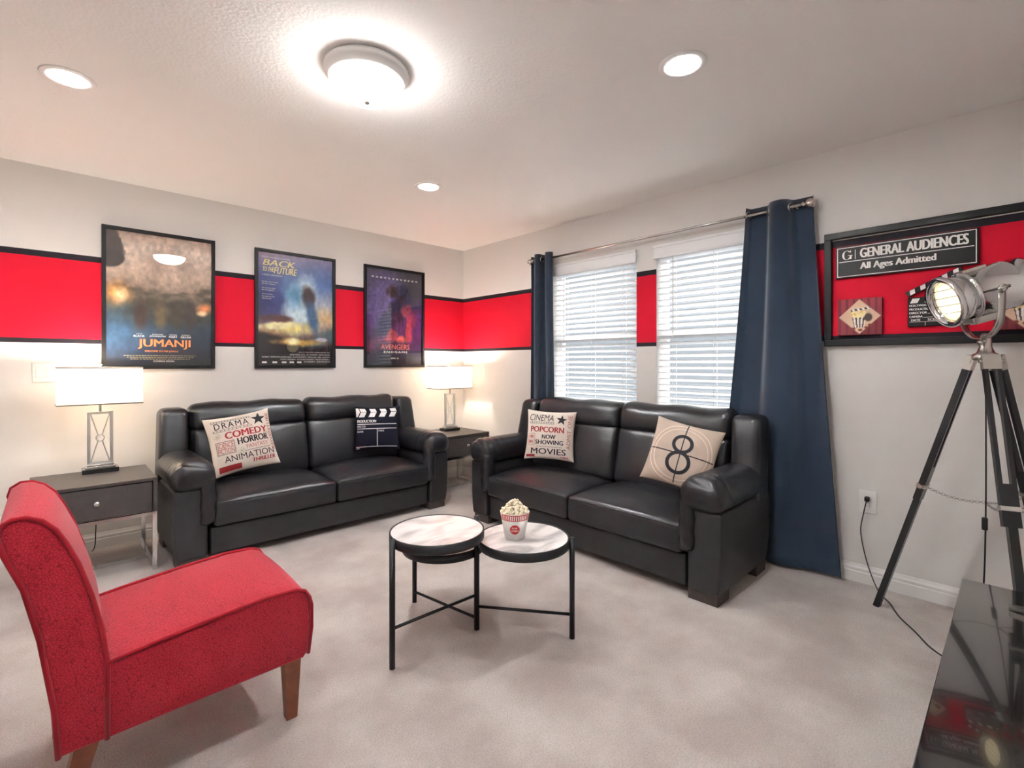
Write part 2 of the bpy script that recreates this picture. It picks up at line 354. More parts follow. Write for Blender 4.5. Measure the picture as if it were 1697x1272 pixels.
def blind(k, label):
    y1, y0 = WY[k]; yc = (y0+y1)/2
    t = thing('window_blind', label, 'blind', (.03, yc, WZ[0]), 0, 'white slatted blinds')
    mk('headrail', box(-.026, .026, -wdt/2, wdt/2, 1.235, 1.28), SLAT, t)
    mk('valance', join(box(-.060, -.045, -.437, .437, 1.205, 1.305, .004), box(-.066, -.045, -.440, .440, 1.285, 1.305, .004), box(-.064, -.045, -.438, .438, 1.205, 1.217, .003)), SLAT, t, True)
    z = 1.205; n = 0
    while z > .06:
        o = bpy.data.objects.new('slat', slat_me); COL.objects.link(o); o.parent = t; o.location = (0, 0, z); o.rotation_euler = (0, R_(24+rnd.uniform(-1.5, 1.5)), 0); z -= .0445; n += 1
    mk('bottom_rail', box(-.025, .025, -wdt/2, wdt/2, .022, .042, .005), SLAT, t)
    for y in (-.30, 0, .30):
        mk('ladder_cord', join(tube([(-.027, y, 1.23), (-.027, y, .04)], .0013, 5), tube([(.027, y, 1.23), (.027, y, .04)], .0013, 5)), WHITE, t)
    mk('tilt_wand', tube([(-.04, wdt/2-.13, 1.2), (-.043, wdt/2-.13, .62)], .0035, 6), PLASTIC, t)
blind(0, 'white slatted blind on the window nearer the room corner'); blind(1, 'white slatted blind on the window beside the wide curtain')

# ================================================================ ceiling lights
def can(x, y, label):
    t = thing('recessed_light', label, 'ceiling light', (x, y, H), 0, 'recessed ceiling lights')
    mk('trim_ring', lathe([(.062, -.001), (.066, -.006), (.09, -.004), (.095, 0)], 40), WHITE, t, True); mk('diffuser', lathe([(0, -.003), (.064, -.003)], 32), LIT, t)
can(-3.205, -1.372, 'glowing recessed ceiling light above the desert jungle poster, at far left')
can(-1.385, -3.235, 'glowing recessed ceiling light above the window, right of the dome light')
can(-1.363, -1.362, 'small glowing recessed ceiling light nearest the room corner')
can(-3.21, -3.235, 'glowing recessed ceiling light above the camera, out of the picture')
t = thing('flush_mount_light', 'round white flush mount ceiling lamp with glowing glass dome', 'ceiling light', (-2.305, -2.31, H))
mk('pan', lathe([(.14, 0), (.168, -.004), (.172, -.018), (.165, -.03), (.158, -.034), (.155, -.05), (.140, -.056)], 48), WHITE, t, True)
mk('glass_dome', lathe([(.146, -.045), (.146, -.06), (.135, -.085), (.11, -.108), (.075, -.124), (.035, -.131), (0, -.132)], 40), DOMEM, t, True)
mk('finial', lathe([(.004, -.128), (.013, -.133), (.013, -.139), (.006, -.146), (0, -.147)], 16), NICKEL, t, True)

# ================================================================ sofas
def sofa_parts(t):
    mk('base', rbox(0, .33, .135, 1.56, .62, .165, .012, 4, 2), LEATHER2, t, True)
    for s in (-1, 1):
        def seat(p, u):
            z = p[2]
            if u[2] > 0: p[2] += .062*max(0, 1-u[0]**4)*max(0, min(1, (u[1]+1)*1.1))**.7*(1-.35*max(0, u[1])) * (1 if z > .05 else .3)
            p[1] -= .008*(1-u[0]**2)*(1-u[2]**2) if u[1] < 0 else 0
            return p
        c = mk('seat_cushion', rbox(s*.386, .255, .298, .77, .54, .155, .028, 10, 4, seat), LEATHER2 if False else LEATHER, t, True)
        mk('welt', tube([(s*.386+x, -.012-.006*(1-(x/.37)**2), .365+.004*(1-(x/.37)**2)) for x in np.linspace(-.365, .365, 14)], .004, 6), LEATHER2, c, True)
        def low(p, u):
            p[1] += .10*(p[2]/.5)
            if u[1] < 0: p[1] -= .03*(1-u[0]**4)*(1-u[2]**2)+.004*math.sin(u[0]*9+u[2]*4)*(1-u[2]**2)
            return p
        mk('back_cushion', rbox(s*.395, .59, .575, .785, .17, .39, .045, 8, 4, low), LEATHER, t, True)
        def head(p, u):
            p[1] += .10*(p[2]/.5)
            if u[1] < 0: p[1] -= .022*(1-u[0]**6)*(1-u[2]**2)
            if u[2] > 0: p[2] += .006*math.sin(u[0]*7+s)
            return p
        mk('head_cushion', rbox(s*.398, .635, .838, .792, .165, .195, .06, 8, 5, head), LEATHER, t, True)
        # wing beside the back
        def wing(p, u): p[1] += .10*(p[2]/.5); p[0] += s*(-.012)*u[2]; return p
        mk('wing', rbox(s*.89, .588, .66, .165, .2, .50, .045, 4, 4, wing), LEATHER, t, True)
        # arm
        def panel(p, u):
            if s*u[0] > 0: p[0] -= s*.02*max(0, -u[2])**2
            return p
        mk('arm_panel', rbox(s*.886, .335, .262, .178, .67, .415, .018, 6, 3, panel), LEATHER2, t, True)
        def pad(p, u):
            f = max(0, -u[1])**2
            pl = max(0, min(1, (-u[1]-.25)*1.6)); p[2] += (.012*abs(math.sin(u[1]*17+u[0]*1.8))-.009)*pl*max(0, u[2]+.5)+.022*(1-u[0]**2)*(1 if u[2] > 0 else 0)
            p[0] += .005*f*math.sin(u[1]*26+u[2]*3)
            return p
        pd = mk('arm_pad', rbox(s*.868, .285, .535, .235, .64, .165, .075, 30, 7, pad), LEATHER, t, True)
        def drop(p, u):
            p[1] -= .012*(1-u[2]**2); p[0] += .004*math.sin(u[2]*9); p[1] += .006*math.sin(u[2]*13+u[0]*3); return p
        mk('front_roll', rbox(s*.797, .03, .395, .085, .10, .31, .036, 8, 4, drop), LEATHER, pd, True)
        for v in (.085, .60): mk('foot', box(s*.872-.078, s*.872+.078, v-.07, v+.07, 0, .06, .004), FOOT, t)
    mk('back_panel', rbox(0, .665, .47, 1.86, .075, .82, .03, 4, 3, lambda p, u: [p[0], p[1]+.05*(p[2]/.5)-.02, p[2]]), LEATHER2, t, True)
sa = thing('sofa', 'charcoal leather two-seat sofa under the three posters', 'sofa', (-1.775, -.82, 0), 0, 'matching charcoal leather sofas')
sofa_parts(sa)
sb = tree(sa); sb.location = (-.88, -2.205, 0); sb.rotation_euler = (0, 0, -R_(90)); sb['label'] = 'charcoal leather two-seat sofa in front of the windows'

# ================================================================ cushions
def rotm(a, b, c):
    return Matrix.Rotation(R_(a), 3, 'Z') @ Matrix.Rotation(R_(b), 3, 'X') @ Matrix.Rotation(R_(c), 3, 'Z')
def cushion(label, c, ang, s, body, dec, thick=.062, asp=1.0, shift=(0, 0, 0), near=1.0):
    cc = Vector((-3.263, -4.19, 1.215)); c = cc+(Vector(c)-cc)*near; s *= near
    t = bpy.data.objects.new('throw_pillow', None); COL.objects.link(t); tag(t, label, 'pillow', 'throw pillows on the sofas'); t.empty_display_size = .1
    t.matrix_world = Matrix.Translation(Vector(c)+Vector(shift)) @ rotm(*ang).to_4x4()
    def surf(x, y, sgn=1, off=0):                       # x, y in -.5 .. .5
        a, b = abs(2*x), abs(2*y); pin = 1-.07*(1-b**2)*a**3; pin2 = 1-.07*(1-a**2)*b**3
        z = thick*(max(0, (1-a**2.6))*max(0, (1-b**2.6)))**.55
        z += .0035*math.sin(9*x+7*y)*min(1, z/.02)
        return Vector((x*s*pin*1.03, y*s*asp*pin2*1.03, sgn*(z+off)))
    n = 24; V, F = [], []
    for sg in (1, -1):
        o = len(V)
        for i in range(n+1):
            for j in range(n+1):
                x, y = math.sin((i/n-.5)*math.pi)*.5, math.sin((j/n-.5)*math.pi)*.5; V.append(surf(x, y, sg))
        for i in range(n):
            for j in range(n):
                q = (o+i*(n+1)+j, o+(i+1)*(n+1)+j, o+(i+1)*(n+1)+j+1, o+i*(n+1)+j+1); F.append(q if sg > 0 else q[::-1])
    mk('cover', (V, F), body, t, True)
    d = Decal(); dec(d); d.build('printed_pattern', t, lambda x, y: surf(x, y, 1, .0016), .035)
def film(d, x0, x1, y, h, m, n):
    d.rect(x0, y, x1, y+h*.14, m); d.rect(x0, y+h*.86, x1, y+h, m)
    for i in range(n+1): x = x0+(x1-x0)*i/n; d.rect(x-.004, y, x+.004, y+h, m)
def genre(d):
    film(d, -.40, .17, .385, .035, INK, 14); d.text('DRAMA', -.37, .265, .51, .11, INK, bold=.004, spacing=1.25); film(d, -.40, .17, .215, .035, INK, 10)
    d.star(.30, .33, .125, INK, .1)
    d.text('COMEDY', -.24, .075, .64, .115, REDI, bold=.022); d.text('HORROR', -.08, -.055, .47, .11, INK, bold=.022)
    d.frame(-.41, -.17, -.13, .045, .008, INK); d.text('SCIENCE', -.39, -.06, .24, .085, REDI, bold=.0); d.text('FICTION', -.39, -.155, .24, .085, REDI)
    d.text('FANTASY', .03, -.145, .34, .065, PINKI)
    for i in range(19): d.rect(.01+i*.021, -.185, .022+i*.021, -.173, INK)
    d.text('ANIMATION', -.32, -.31, .76, .105, INK, spacing=1.0); d.text('THRILLER', .08, -.395, .36, .065, REDI, bold=.022, shear=.15)
    d.rect(-.42, -.455, -.09, -.36, REDI); d.text('ADVENTURE', .475, -.25, .66, .05, REDI, rot=math.pi/2)
    for x, y in ((-.36, .12), (.38, .04), (-.05, -.19)):
        for a, b in ((0, 0), (.03, .025), (-.03, .02), (.01, .05)): d.ring(x+a, y+b, .026, .026, .004, OLIVE, 14)
def cinema(d):
    d.text('CINEMA', -.44, .27, .50, .14, INK, shear=.2, bold=-.01); film(d, -.43, .07, .21, .04, INK, 10); d.star(.22, .31, .115, INK, .1)
    d.text('POPCORN', -.40, .045, .68, .11, REDI, bold=.022)
    d.text('NOW', -.15, -.085, .27, .085, INK, bold=.022); d.text('SHOWING', -.28, -.195, .56, .085, INK, bold=.022)
    d.frame(-.44, -.22, -.30, .01, .006, REDI); d.dashes(-.42, -.08, .10, .055, PINKI, 4); d.dashes(-.42, -.18, .10, .055, PINKI, 4, 2)
    for i in range(22): d.rect(-.25+i*.0235, -.245, -.238+i*.0235, -.232, INK)
    d.text('MOVIES', -.36, -.395, .70, .12, INK, bold=.01); d.text('ADMIT ONE', .435, -.27, .68, .085, PINKI, rot=math.pi/2)
    d.rect(-.46, -.46, -.28, -.41, REDI); d.dashes(.24, -.455, .16, .03, PINKI, 5)
def clap(d):
    d.poly([(-.48, .26), (-.48, .46), (-.42, .46), (-.38, .37), (-.44, .26)], WHITEI)
    for i in range(4):
        x = -.36+i*.225
        d.poly([(x, .375), (x+.13, .375), (x+.09, .455), (x-.04, .455)], WHITEI); d.poly([(x-.05, .25), (x+.08, .25), (x+.13, .365), (x, .365)], WHITEI)
    d.text('PRODUCTION', -.45, .125, .43, .06, WHITEI, bold=.03); d.rect(-.45, .08, .45, .095, WHITEI); d.text('DIRECTOR', -.45, .015, .2, .04, WHITEI); d.rect(-.45, -.02, .45, -.006, WHITEI)
    d.text('SCENE', -.45, -.095, .15, .04, WHITEI); d.text('TAKE', .03, -.085, .13, .04, WHITEI); d.rect(.005, -.42, .018, -.02, WHITEI); d.rect(-.46, -.435, .45, -.42, WHITEI); d.dashes(-.45, -.47, .08, .018, WHITEI, 4)
def eight(d):
    for r, w in ((.455, .013), (.395, .012)): d.ring(0.0, -.02, r, r, w, PALE, 64)
    d.rect(-.48, -.025, .48, -.008, INK); d.rect(-.008, -.47, .008, .47, INK)
    d.ring(0, .13, .155, .145, .05, INK); d.ring(0, -.15, .18, .175, .052, INK)
cushion('cream pillow printed with film genres in red and black, beside the left arm', (-2.29, -.427, .667), (-8.4, 70.5, 9), .40, LINEN, genre, shift=(0, -.015, 0))
cushion('navy clapperboard pillow with white stripes in the far sofa corner', (-1.236, -.396, .663), (-32, 80, .4), .362, NAVYC, clap, .045, near=.985)
cushion('cream cinema pillow with popcorn and movie words, near the room corner', (-.422, -1.649, .652), (-55.8, 76.6, -2.3), .378, LINEN, cinema, .05, near=.972)
cushion('taupe pillow with a big black countdown eight on the window sofa', (-.545, -2.804, .671), (-71.2, 67.6, -12.3), .385, TAUPE, eight, near=.985)

# ================================================================ end tables and lamps
def end_table(t):
    w, d, zb, zt = .545, .50, .345, .545
    mk('body', join(box(-w/2, -w/2+.02, -d/2, d/2, zb, zt-.018), box(w/2-.02, w/2, -d/2, d/2, zb, zt-.018), box(-w/2+.02, w/2-.02, -d/2+.03, d/2, zb, zb+.015), box(-w/2+.02, w/2-.02, d/2-.012, d/2, zb, zt-.018)), ESP, t)
    mk('table_top', box(-w/2, w/2, -d/2, d/2, zt-.018, zt, .002), ESP, t)
    dr = mk('drawer', box(-w/2+.024, w/2-.024, -d/2+.004, -d/2+.024, zb+.008, zt-.024, .002), ESP, t)
    mk('knob', lathe([(.005, 0), (.005, .012), (.014, .016), (.016, .022), (.011, .028), (0, .03)], 16, aim((0, -d/2+.005, .442), (0, -1, 0))), NICKEL, dr, True)
    for s in (-1, 1):
        x = s*(w/2-.012)
        for y in (-d/2+.012, d/2-.012): mk('leg', box(x-.011, x+.011, y-.011, y+.011, 0, zb-.018), CHROME, t)
        mk('runner', box(x-.011, x+.011, -d/2+.023, d/2-.023, 0, .02), CHROME, t)
    for y in (-d/2+.012, d/2-.012): mk('rail', box(-w/2+.001, w/2-.001, y-.011, y+.011, zb-.018, zb), CHROME, t)
    mk('stretcher', box(-w/2+.023, w/2-.023, -.011, .011, .001, .019), CHROME, t)
e1 = thing('end_table', 'dark wood end table with chrome legs behind the red chair', 'table', (-3.075, -.425, 0), 0, 'matching dark end tables'); end_table(e1)
e2 = tree(e1); e2.location = (-.405, -.335, 0); e2['label'] = 'dark wood end table in the corner between the sofas'
def lamp(t):
    mk('base', box(-.087, .087, -.055, .055, 0, .028, .002), BLKGLOSS, t); mk('foot_plate', join(box(-.072, .072, -.04, .04, .028, .04, .002), box(-.064, .064, -.03, .03, .04, .05, .002)), CHROME, t)
    fx, z0, z1 = .054, .05, .372
    mk('upright_frame', join(box(-fx-.008, -fx+.008, -.008, .008, z0, z1), box(fx-.008, fx+.008, -.008, .008, z0, z1), box(-fx+.008, fx-.008, -.008, .008, z1-.014, z1), box(-fx+.008, fx-.008, -.008, .008, z0, z0+.012)), LAMPMETAL, t)
    zc = .21; mk('ring', torus((0, 0, zc), .02, .003, (0, 1, 0)), LAMPMETAL, t, True)
    for sx in (-1, 1):
        for sz in (-1, 1): mk('cross_rod', tube([(sx*.010, 0, zc+sz*.0175), (sx*.045, 0, zc+sz*.148)], .0032, 6), LAMPMETAL, t)
    mk('stem', tube([(0, 0, z1), (0, 0, .47)], .007, 10), NICKEL, t)
    sh = mk('lamp_shade', None or shade_vf(), SHADE, t); 
    for z in (.424, .644): mk('shade_trim', join(*[bar(a, b, .004, .008) for a, b in zip(rectp(.2005, .1055, z), rectp(.2005, .1055, z)[1:])]), TRIMG, sh)
    mk('finial', lathe([(.004, .640), (.004, .655), (.011, .662), (.009, .672), (0, .676)], 12), NICKEL, t, True)
    mk('harp', tube([(0, 0, .47)]+[(.06*math.sin(a), 0, .555-.085*math.cos(a)) for a in np.linspace(.3, math.pi-.2, 12)]+[(0, 0, .645)], .002, 5), NICKEL, t)
    mk('bulb', lathe([(.012, .47), (.014, .49), (.028, .525), (.03, .545), (.02, .568), (0, .575)], 16), emis('bulb', (1, .85, .66), 12), t, True)
def rectp(a, b, z): return [(-a, -b, z), (a, -b, z), (a, b, z), (-a, b, z), (-a, -b, z)]
def shade_vf():
    V, F = [], []
    for a, b in ((.2, .105), (.197, .102)):
        for z in (.422, .646): V += rectp(a, b, z)[:4]
    for i in range(4): j = (i+1) % 4; F += [(i, j, 4+j, 4+i), (8+j, 8+i, 12+i, 12+j), (4+i, 4+j, 12+j, 12+i), (j, i, 8+i, 8+j)]
    return V, F
l1 = thing('table_lamp', 'silver table lamp with rectangular white shade below the jungle poster', 'lamp', (-3.036, -.255, .545), 0, 'matching silver table lamps'); lamp(l1)
l2 = tree(l1); l2.location = (-.367, -.255, .545); l2['label'] = 'silver table lamp with rectangular white shade in the room corner'
for L in (l1, l2):
    pl = bpy.data.lights.new('bulb_light', 'POINT'); pl.energy = LAMP; pl.color = (1, .84, .68); pl.shadow_soft_size = .03
    po = bpy.data.objects.new('bulb_light', pl); COL.objects.link(po); po.parent = L; po.location = (0, 0, .60)

# ================================================================ three-tier swivel table
T1, T2, T3, T4 = (-2.275, -2.463), (-1.85, -2.475), (-1.917, -2.06), (-1.59, -2.822)
st = thing('swivel_coffee_table', 'black metal coffee table with three round marble trays swung apart', 'table', T2+(0,))
def lo(p, z): return (p[0]-T2[0], p[1]-T2[1], z)
mk('pivot_leg', tube([lo(T2, 0), lo(T2, .518)], .0125, 14), BLKMETAL, st, True)
for P, z, zs, top in ((T1, .507, .158, .515), (T4, .437, .105, .445), (T3, .362, .052, .37)):
    c = ((P[0]+T2[0])/2, (P[1]+T2[1])/2); r = math.hypot(P[0]-T2[0], P[1]-T2[1])/2-.013
    mk('leg', tube([lo(P, 0), lo(P, top)], .0118, 14), BLKMETAL, st, True)
    mk('stretcher', tube([lo(P, zs), lo(T2, zs)], .0065, 8), BLKMETAL, st, True)
    M = Matrix.Translation(lo(c, 0)); rim = mk('tray_rim', lathe([(r-.012, z-.036), (r, z-.036), (r+.001, z-.034), (r+.001, z+.001), (r-.004, z+.002), (r-.006, z-.001), (r-.006, z-.03)], 64, M), BLKMETAL, st, True)
    mk('marble_top', lathe([(0, z-.022), (r-.006, z-.022), (r-.006, z-.001), (0, z)], 64, M), MARBLE, rim)
# popcorn bucket on the middle tray
pb = thing('popcorn_bucket', 'white popcorn bucket with red striped rim filled with popcorn', 'bucket', (-1.757, -2.63, .437))
def br(z): return .044+(.066-.044)*z/.118
mk('bucket', lathe([(0, .001), (.044, 0), (.066, .118), (.0635, .118), (.0425, .006), (0, .006)], 40), BUCKET, pb, True)
d = Decal()
for i in range(46): a = i/46; d.rect(a, .092, a+.5/46, .112, REDB)
d.rect(0, .0895, 1, .0925, REDB); d.rect(0, .1125, 1, .117, REDB)
d.build('red_stripes', pb, lambda x, y: Vector(((br(y)+.0006)*math.cos(x*2*math.pi), (br(y)+.0006)*math.sin(x*2*math.pi), y)), .02)
fa = math.atan2(-4.19+2.63, -3.263+1.757)
d = Decal(); d.disc(0, .052, .0215, REDB, 32); d.build('badge_disc', pb, lambda x, y: Vector(((br(y)+.0008)*math.cos(fa+x/br(y)), (br(y)+.0008)*math.sin(fa+x/br(y)), y)), .006)
d = Decal(); d.text('POP', -.011, .0545, .022, .008, WHITEI, bold=.03); d.text('CORN', -.015, .0425, .030, .008, WHITEI, bold=.03)
d.build('badge_lettering', pb, lambda x, y: Vector(((br(y)+.0016)*math.cos(fa+x/br(y)), (br(y)+.0016)*math.sin(fa+x/br(y)), y)), .006)
vs, fs = [], []
for i in range(150):
    a, q = rnd.uniform(0, 6.28), rnd.random()**.5; rr = .058*q; z = .112+.052*(1-q**1.3)*rnd.uniform(.75, 1.05)+rnd.uniform(-.004, .006)
    for k in range(3):
        ico = bmesh.new(); bmesh.ops.create_icosphere(ico, subdivisions=1, radius=rnd.uniform(.0045, .0075))
        off = Vector((rr*math.cos(a)+rnd.uniform(-.006, .006), rr*math.sin(a)+rnd.uniform(-.006, .006), z+rnd.uniform(-.005, .005)))
        n = len(vs); vs += [tuple(v.co*rnd.uniform(.8, 1.2)+off) for v in ico.verts]; fs += [tuple(v.index+n for v in f.verts) for f in ico.faces]; ico.free()
tag(mk('popcorn', (vs, fs), CORN, pb, True), kind='stuff')

# ================================================================ red slipper chair
ch = thing('slipper_chair', 'red textured velvet slipper chair with brown wooden legs', 'chair', (-2.93, -2.232, 0))
cx0, cy0 = -2.93, -2.232; hw = .257
def inset(P, d):
    n = len(P); out = []
    for i in range(n):
        a, b, c = Vector(P[i-1]), Vector(P[i]), Vector(P[(i+1) % n]); t = ((b-a).normalized()+(c-b).normalized()).normalized(); out.append((b.x-t.y*d, b.y+t.x*d))
    return out
def upholster(P, r, crown=None, n=10):
    """side profile P (x, z counter-clockwise seen from -y) swept over the chair's width with rounded edges"""
    secs = [(-hw+r*(1-math.cos(a)), r*(1-math.sin(a))) for a in (0, .4, .8, 1.2, math.pi/2)]
    secs += [(-hw+r+(2*hw-2*r)*i/n, 0) for i in range(1, n)]+[(-y, d) for y, d in reversed(secs)]
    V, F = [], []; k = len(P)
    for y, d in secs:
        for x, z in inset(P, d):
            if crown: x, z = crown(x, z, y/hw)
            V.append((x-cx0, y, z))
    for i in range(len(secs)-1):
        for j in range(k): F.append((i*k+j, i*k+(j+1) % k, (i+1)*k+(j+1) % k, (i+1)*k+j))
    F.append(tuple(range(k-1, -1, -1))); F.append(tuple((len(secs)-1)*k+j for j in range(k)))
    return V, F
def dens(P, m=3):
    o = []
    for i in range(len(P)):
        a, b = P[i], P[(i+1) % len(P)]
        for j in range(m): o.append((a[0]+(b[0]-a[0])*j/m, a[1]+(b[1]-a[1])*j/m))
    return o
seatP = [(-3.153, .2), (-2.63, .2), (-2.616, .215), (-2.606, .30), (-2.606, .375), (-2.612, .405), (-2.628, .43), (-2.655, .442), (-2.75, .446), (-2.90, .434), (-3.05, .417), (-3.153, .404)]
backP = [(-3.247, .2), (-3.15, .2), (-3.149, .40), (-3.16, .5), (-3.182, .6), (-3.208, .69), (-3.232, .75), (-3.252, .79), (-3.277, .818), (-3.305, .832), (-3.33, .832), (-3.35, .818), (-3.356, .795), (-3.345, .75), (-3.31, .654), (-3.281, .517), (-3.255, .33)]
mk('seat', upholster(dens(seatP), .012, lambda x, z, t: (x, z+.014*(1-t*t)*max(0, (z-.36)/.08))), REDF, ch, True)
mk('backrest', upholster(dens(backP), .012, lambda x, z, t: (x+.012*(1-t*t)*(1 if x > -3.24-.5*(z-.6) else 0)*max(0, min(1, (z-.42)*8)), z+.012*(1-t*t)*max(0, (z-.74)/.1))), REDF, ch, True)
for y in (-hw+.002, hw-.002):
    mk('seat_piping', tube([(x-cx0, y, z) for x, z in [(-3.15, .405), (-3.05, .419), (-2.90, .436), (-2.75, .448), (-2.655, .444), (-2.626, .431), (-2.61, .405), (-2.603, .375), (-2.603, .30), (-2.614, .212)]], .0065, 8), REDP, ch, True)
    mk('back_piping', tube([(x-cx0, y, z) for x, z in backP[1:]+[backP[0]]], .0065, 8), REDP, ch, True)
def cleg(x, y, lean):
    V = []
    for z, w in ((0, .017), (.205, .026)): V += [(x-cx0+sx*w+lean*(1-z/.205), y+sy*w, z) for sx, sy in ((-1, -1), (1, -1), (1, 1), (-1, 1))]
    mk('leg', (V, [(3, 2, 1, 0), (4, 5, 6, 7), (0, 1, 5, 4), (1, 2, 6, 5), (2, 3, 7, 6), (3, 0, 4, 7)]), BROWN, ch)
for y in (-hw+.035, hw-.035): cleg(-2.662, y, 0); cleg(-3.19, y, -.05)

# ================================================================ posters
PW, PH, FW = .652, .957, .023
def poster(xc, label, art, dec):
    t = thing('framed_poster', label, 'poster', (xc, 0, 1.655), 0, 'framed film posters on the red striped wall')
    a, b = PW/2, PH/2
    mk('frame', join(box(-a, a, -.024, 0, b-FW, b), box(-a, a, -.024, 0, -b, -b+FW), box(-a, -a+FW, -.024, 0, -b+FW, b-FW), box(a-FW, a, -.024, 0, -b+FW, b-FW)), BLACK, t)
    w, h = PW-2*FW, PH-2*FW
    p = art(w, h).build('print', PRINT, t, lambda x, y: (x, -.008, y))
    d = Decal(); dec(d); d.build('printed_lettering', p, lambda x, y: Vector(((x-.5)*w, -.0088, (y-.5)*h)))
    mk('glass', box(-w/2, w/2, -.0135, -.0115, -h/2, h/2), PGLASS, t)
def art_jungle(w, h):
    a = Art(w, h, 110, 160, [(0, (14, 16, 28)), (.12, (24, 32, 54)), (.28, (36, 58, 80)), (.40, (60, 64, 62)), (.50, (96, 84, 72)), (.60, (160, 138, 120)), (.72, (206, 182, 164)), (.9, (226, 204, 188)), (1, (190, 160, 140))])
    a.blob(.62, .76, .2, .16, (150, 126, 110), .5, .7, .3); a.blob(.62, .72, .12, .12, (214, 190, 172), .6, .6)
    a.blob(.0, .9, .15, .16, (72, 56, 50), .08, 1, .4, .35, 5); a.blob(.04, .79, .13, .06, (56, 44, 40), .1, 1, .3, .2, 6)
    for i in range(22): a.blob(rnd.uniform(0, 1), rnd.uniform(.52, .60), rnd.uniform(.03, .08), rnd.uniform(.012, .03), (84, 74, 62) if i % 2 else (110, 96, 82), .3, .7, 0, .5, i)
    for i in range(22): a.blob(rnd.uniform(0, 1), rnd.uniform(.36, .52), rnd.uniform(.04, .1), rnd.uniform(.02, .04), (44, 44, 36) if i % 2 else (68, 64, 50), .3, .6, 0, .5, i+40)
    a.blob(.10, .53, .10, .07, (250, 176, 96), .6, .9, 0, .4, 9); a.blob(.13, .53, .05, .04, (255, 232, 180), .6); a.blob(.93, .46, .08, .035, (250, 150, 90), .6, .9, .3, .3, 8); a.blob(.9, .42, .05, .02, (255, 214, 170), .5)
    a.blob(.08, .25, .3, .16, (70, 110, 148), .8, .7)
    for x, c in ((.30, (70, 50, 44)), (.49, (104, 88, 64)), (.65, (64, 54, 40)), (.77, (60, 48, 46))):     # plain upright shapes
        a.blob(x, .385, .06, .11, c, .35, .9, 0, .25, 31)
    a.grain(30, .22, 4); a.grain(7, .1, 5); return a
def let_jungle(d):
    for s, x, w in (('BLACK', .24, .10), ('JOHNSON', .385, .15), ('HART', .57, .08), ('GILLAN', .685, .10)): d.text(s, x, .218, w, .014, WHITEI, bold=.03)
    for s, x, w in (('JACK', .265, .055), ('DWAYNE', .41, .10), ('KEVIN', .575, .07), ('KAREN', .695, .08)): d.text(s, x, .236, w, .009, WHITEI)
    d.text('JUMANJI', .28, .128, .50, .075, ORANGE, bold=.02); d.text('WELCOME TO THE JUNGLE', .34, .102, .32, .016, ORANGE, bold=.02)
    for i in range(3): d.dashes(.15+i*.03, .074-i*.013, .70-i*.06, .006, OLIVE, 26-i*3, i)
    d.text('COMING SOON', .42, .028, .20, .012, WHITEI, bold=.02)
def art_storm(w, h):
    a = Art(w, h, 110, 160, [(0, (14, 12, 20)), (.16, (26, 22, 32)), (.24, (110, 74, 56)), (.30, (196, 150, 96)), (.38, (190, 130, 100)), (.46, (120, 92, 120)), (.58, (64, 84, 150)), (.78, (62, 78, 140)), (.9, (110, 104, 150)), (1, (146, 124, 150))])
    a.blob(.72, .62, .5, .3, (88, 128, 190), .6, .8, .5); a.blob(.85, .52, .3, .13, (214, 206, 200), .6, .7, .5); a.blob(.9, .44, .25, .08, (236, 200, 140), .6, .7)
    a.blob(.05, .58, .25, .2, (36, 44, 110), .6, .9); a.blob(.55, .56, .19, .25, (206, 226, 236), .25, .95, -.25, .25, 2); a.blob(.47, .64, .13, .12, (96, 150, 190), .4, .8, .3, .4, 3)
    a.blob(.45, .34, .30, .05, (240, 226, 150), .5, .9, 0, .5, 11); a.blob(.3, .36, .28, .03, (246, 240, 190), .3, .9, .1, .6, 12); a.blob(.25, .42, .2, .03, (96, 60, 60), .3, .8, 0, .6, 13)
    a.blob(.1, .22, .35, .06, (20, 16, 24), .3, 1, -.2, .2, 14); a.blob(.9, .26, .3, .06, (84, 110, 120), .4, .9, .4); a.blob(.5, .21, .3, .03, (210, 170, 90), .4, .9, 0, .5, 15); a.blob(.45, .22, .08, .03, (255, 250, 200), .5)
    # plain soft shapes in the same colours
    a.blob(.66, .63, .085, .10, (64, 46, 50), .3, .95, .2, .3, 21); a.blob(.71, .45, .07, .15, (70, 104, 146), .4, .95, .22, .2, 22); a.blob(.84, .24, .09, .02, (190, 190, 200), .15, .8)
    a.grain(26, .16, 7); return a
def let_storm(d):
    d.text('STEVEN SPIELBERG PRESENTS', .045, .952, .36, .011, WHITEI)
    d.text('BACK', .06, .885, .42, .055, YELLOWI, bold=.04, shear=.25); d.text('TO THE', .06, .832, .14, .04, YELLOWI, bold=.03, shear=.25); d.text('FUTURE', .20, .820, .30, .058, YELLOWI, bold=.04, shear=.25)
    d.text('A ROBERT ZEMECKIS FILM', .05, .795, .26, .012, WHITEI)
    for i, s in enumerate(('He was never in time', 'for his classes...', '', "He wasn't in time", 'for his dinner...', '', 'Then one day...', "he wasn't in his", 'time at all.')):
        if s: d.text(s, .05, .735-i*.0185, .0098*len(s), .0125, WHITEI)
    for i, (s, x) in enumerate((('"BACK TO THE FUTURE" STARRING MICHAEL J. FOX', .52), ('CHRISTOPHER LLOYD  LEA THOMPSON  CRISPIN GLOVER', .40), ('ROBERT ZEMECKIS & BOB GALE  ALAN SILVESTRI  BOB GALE  NEIL CANTON', .05), ('STEVEN SPIELBERG  KATHLEEN KENNEDY  FRANK MARSHALL', .28), ('ROBERT ZEMECKIS', .60))): d.text(s, x, .112-i*.0215, .96-x, .013, WHITEI)
    for x in (.05, .18, .30, .40, .50): d.rect(x, .02, x+.06, .036, WHITEI)
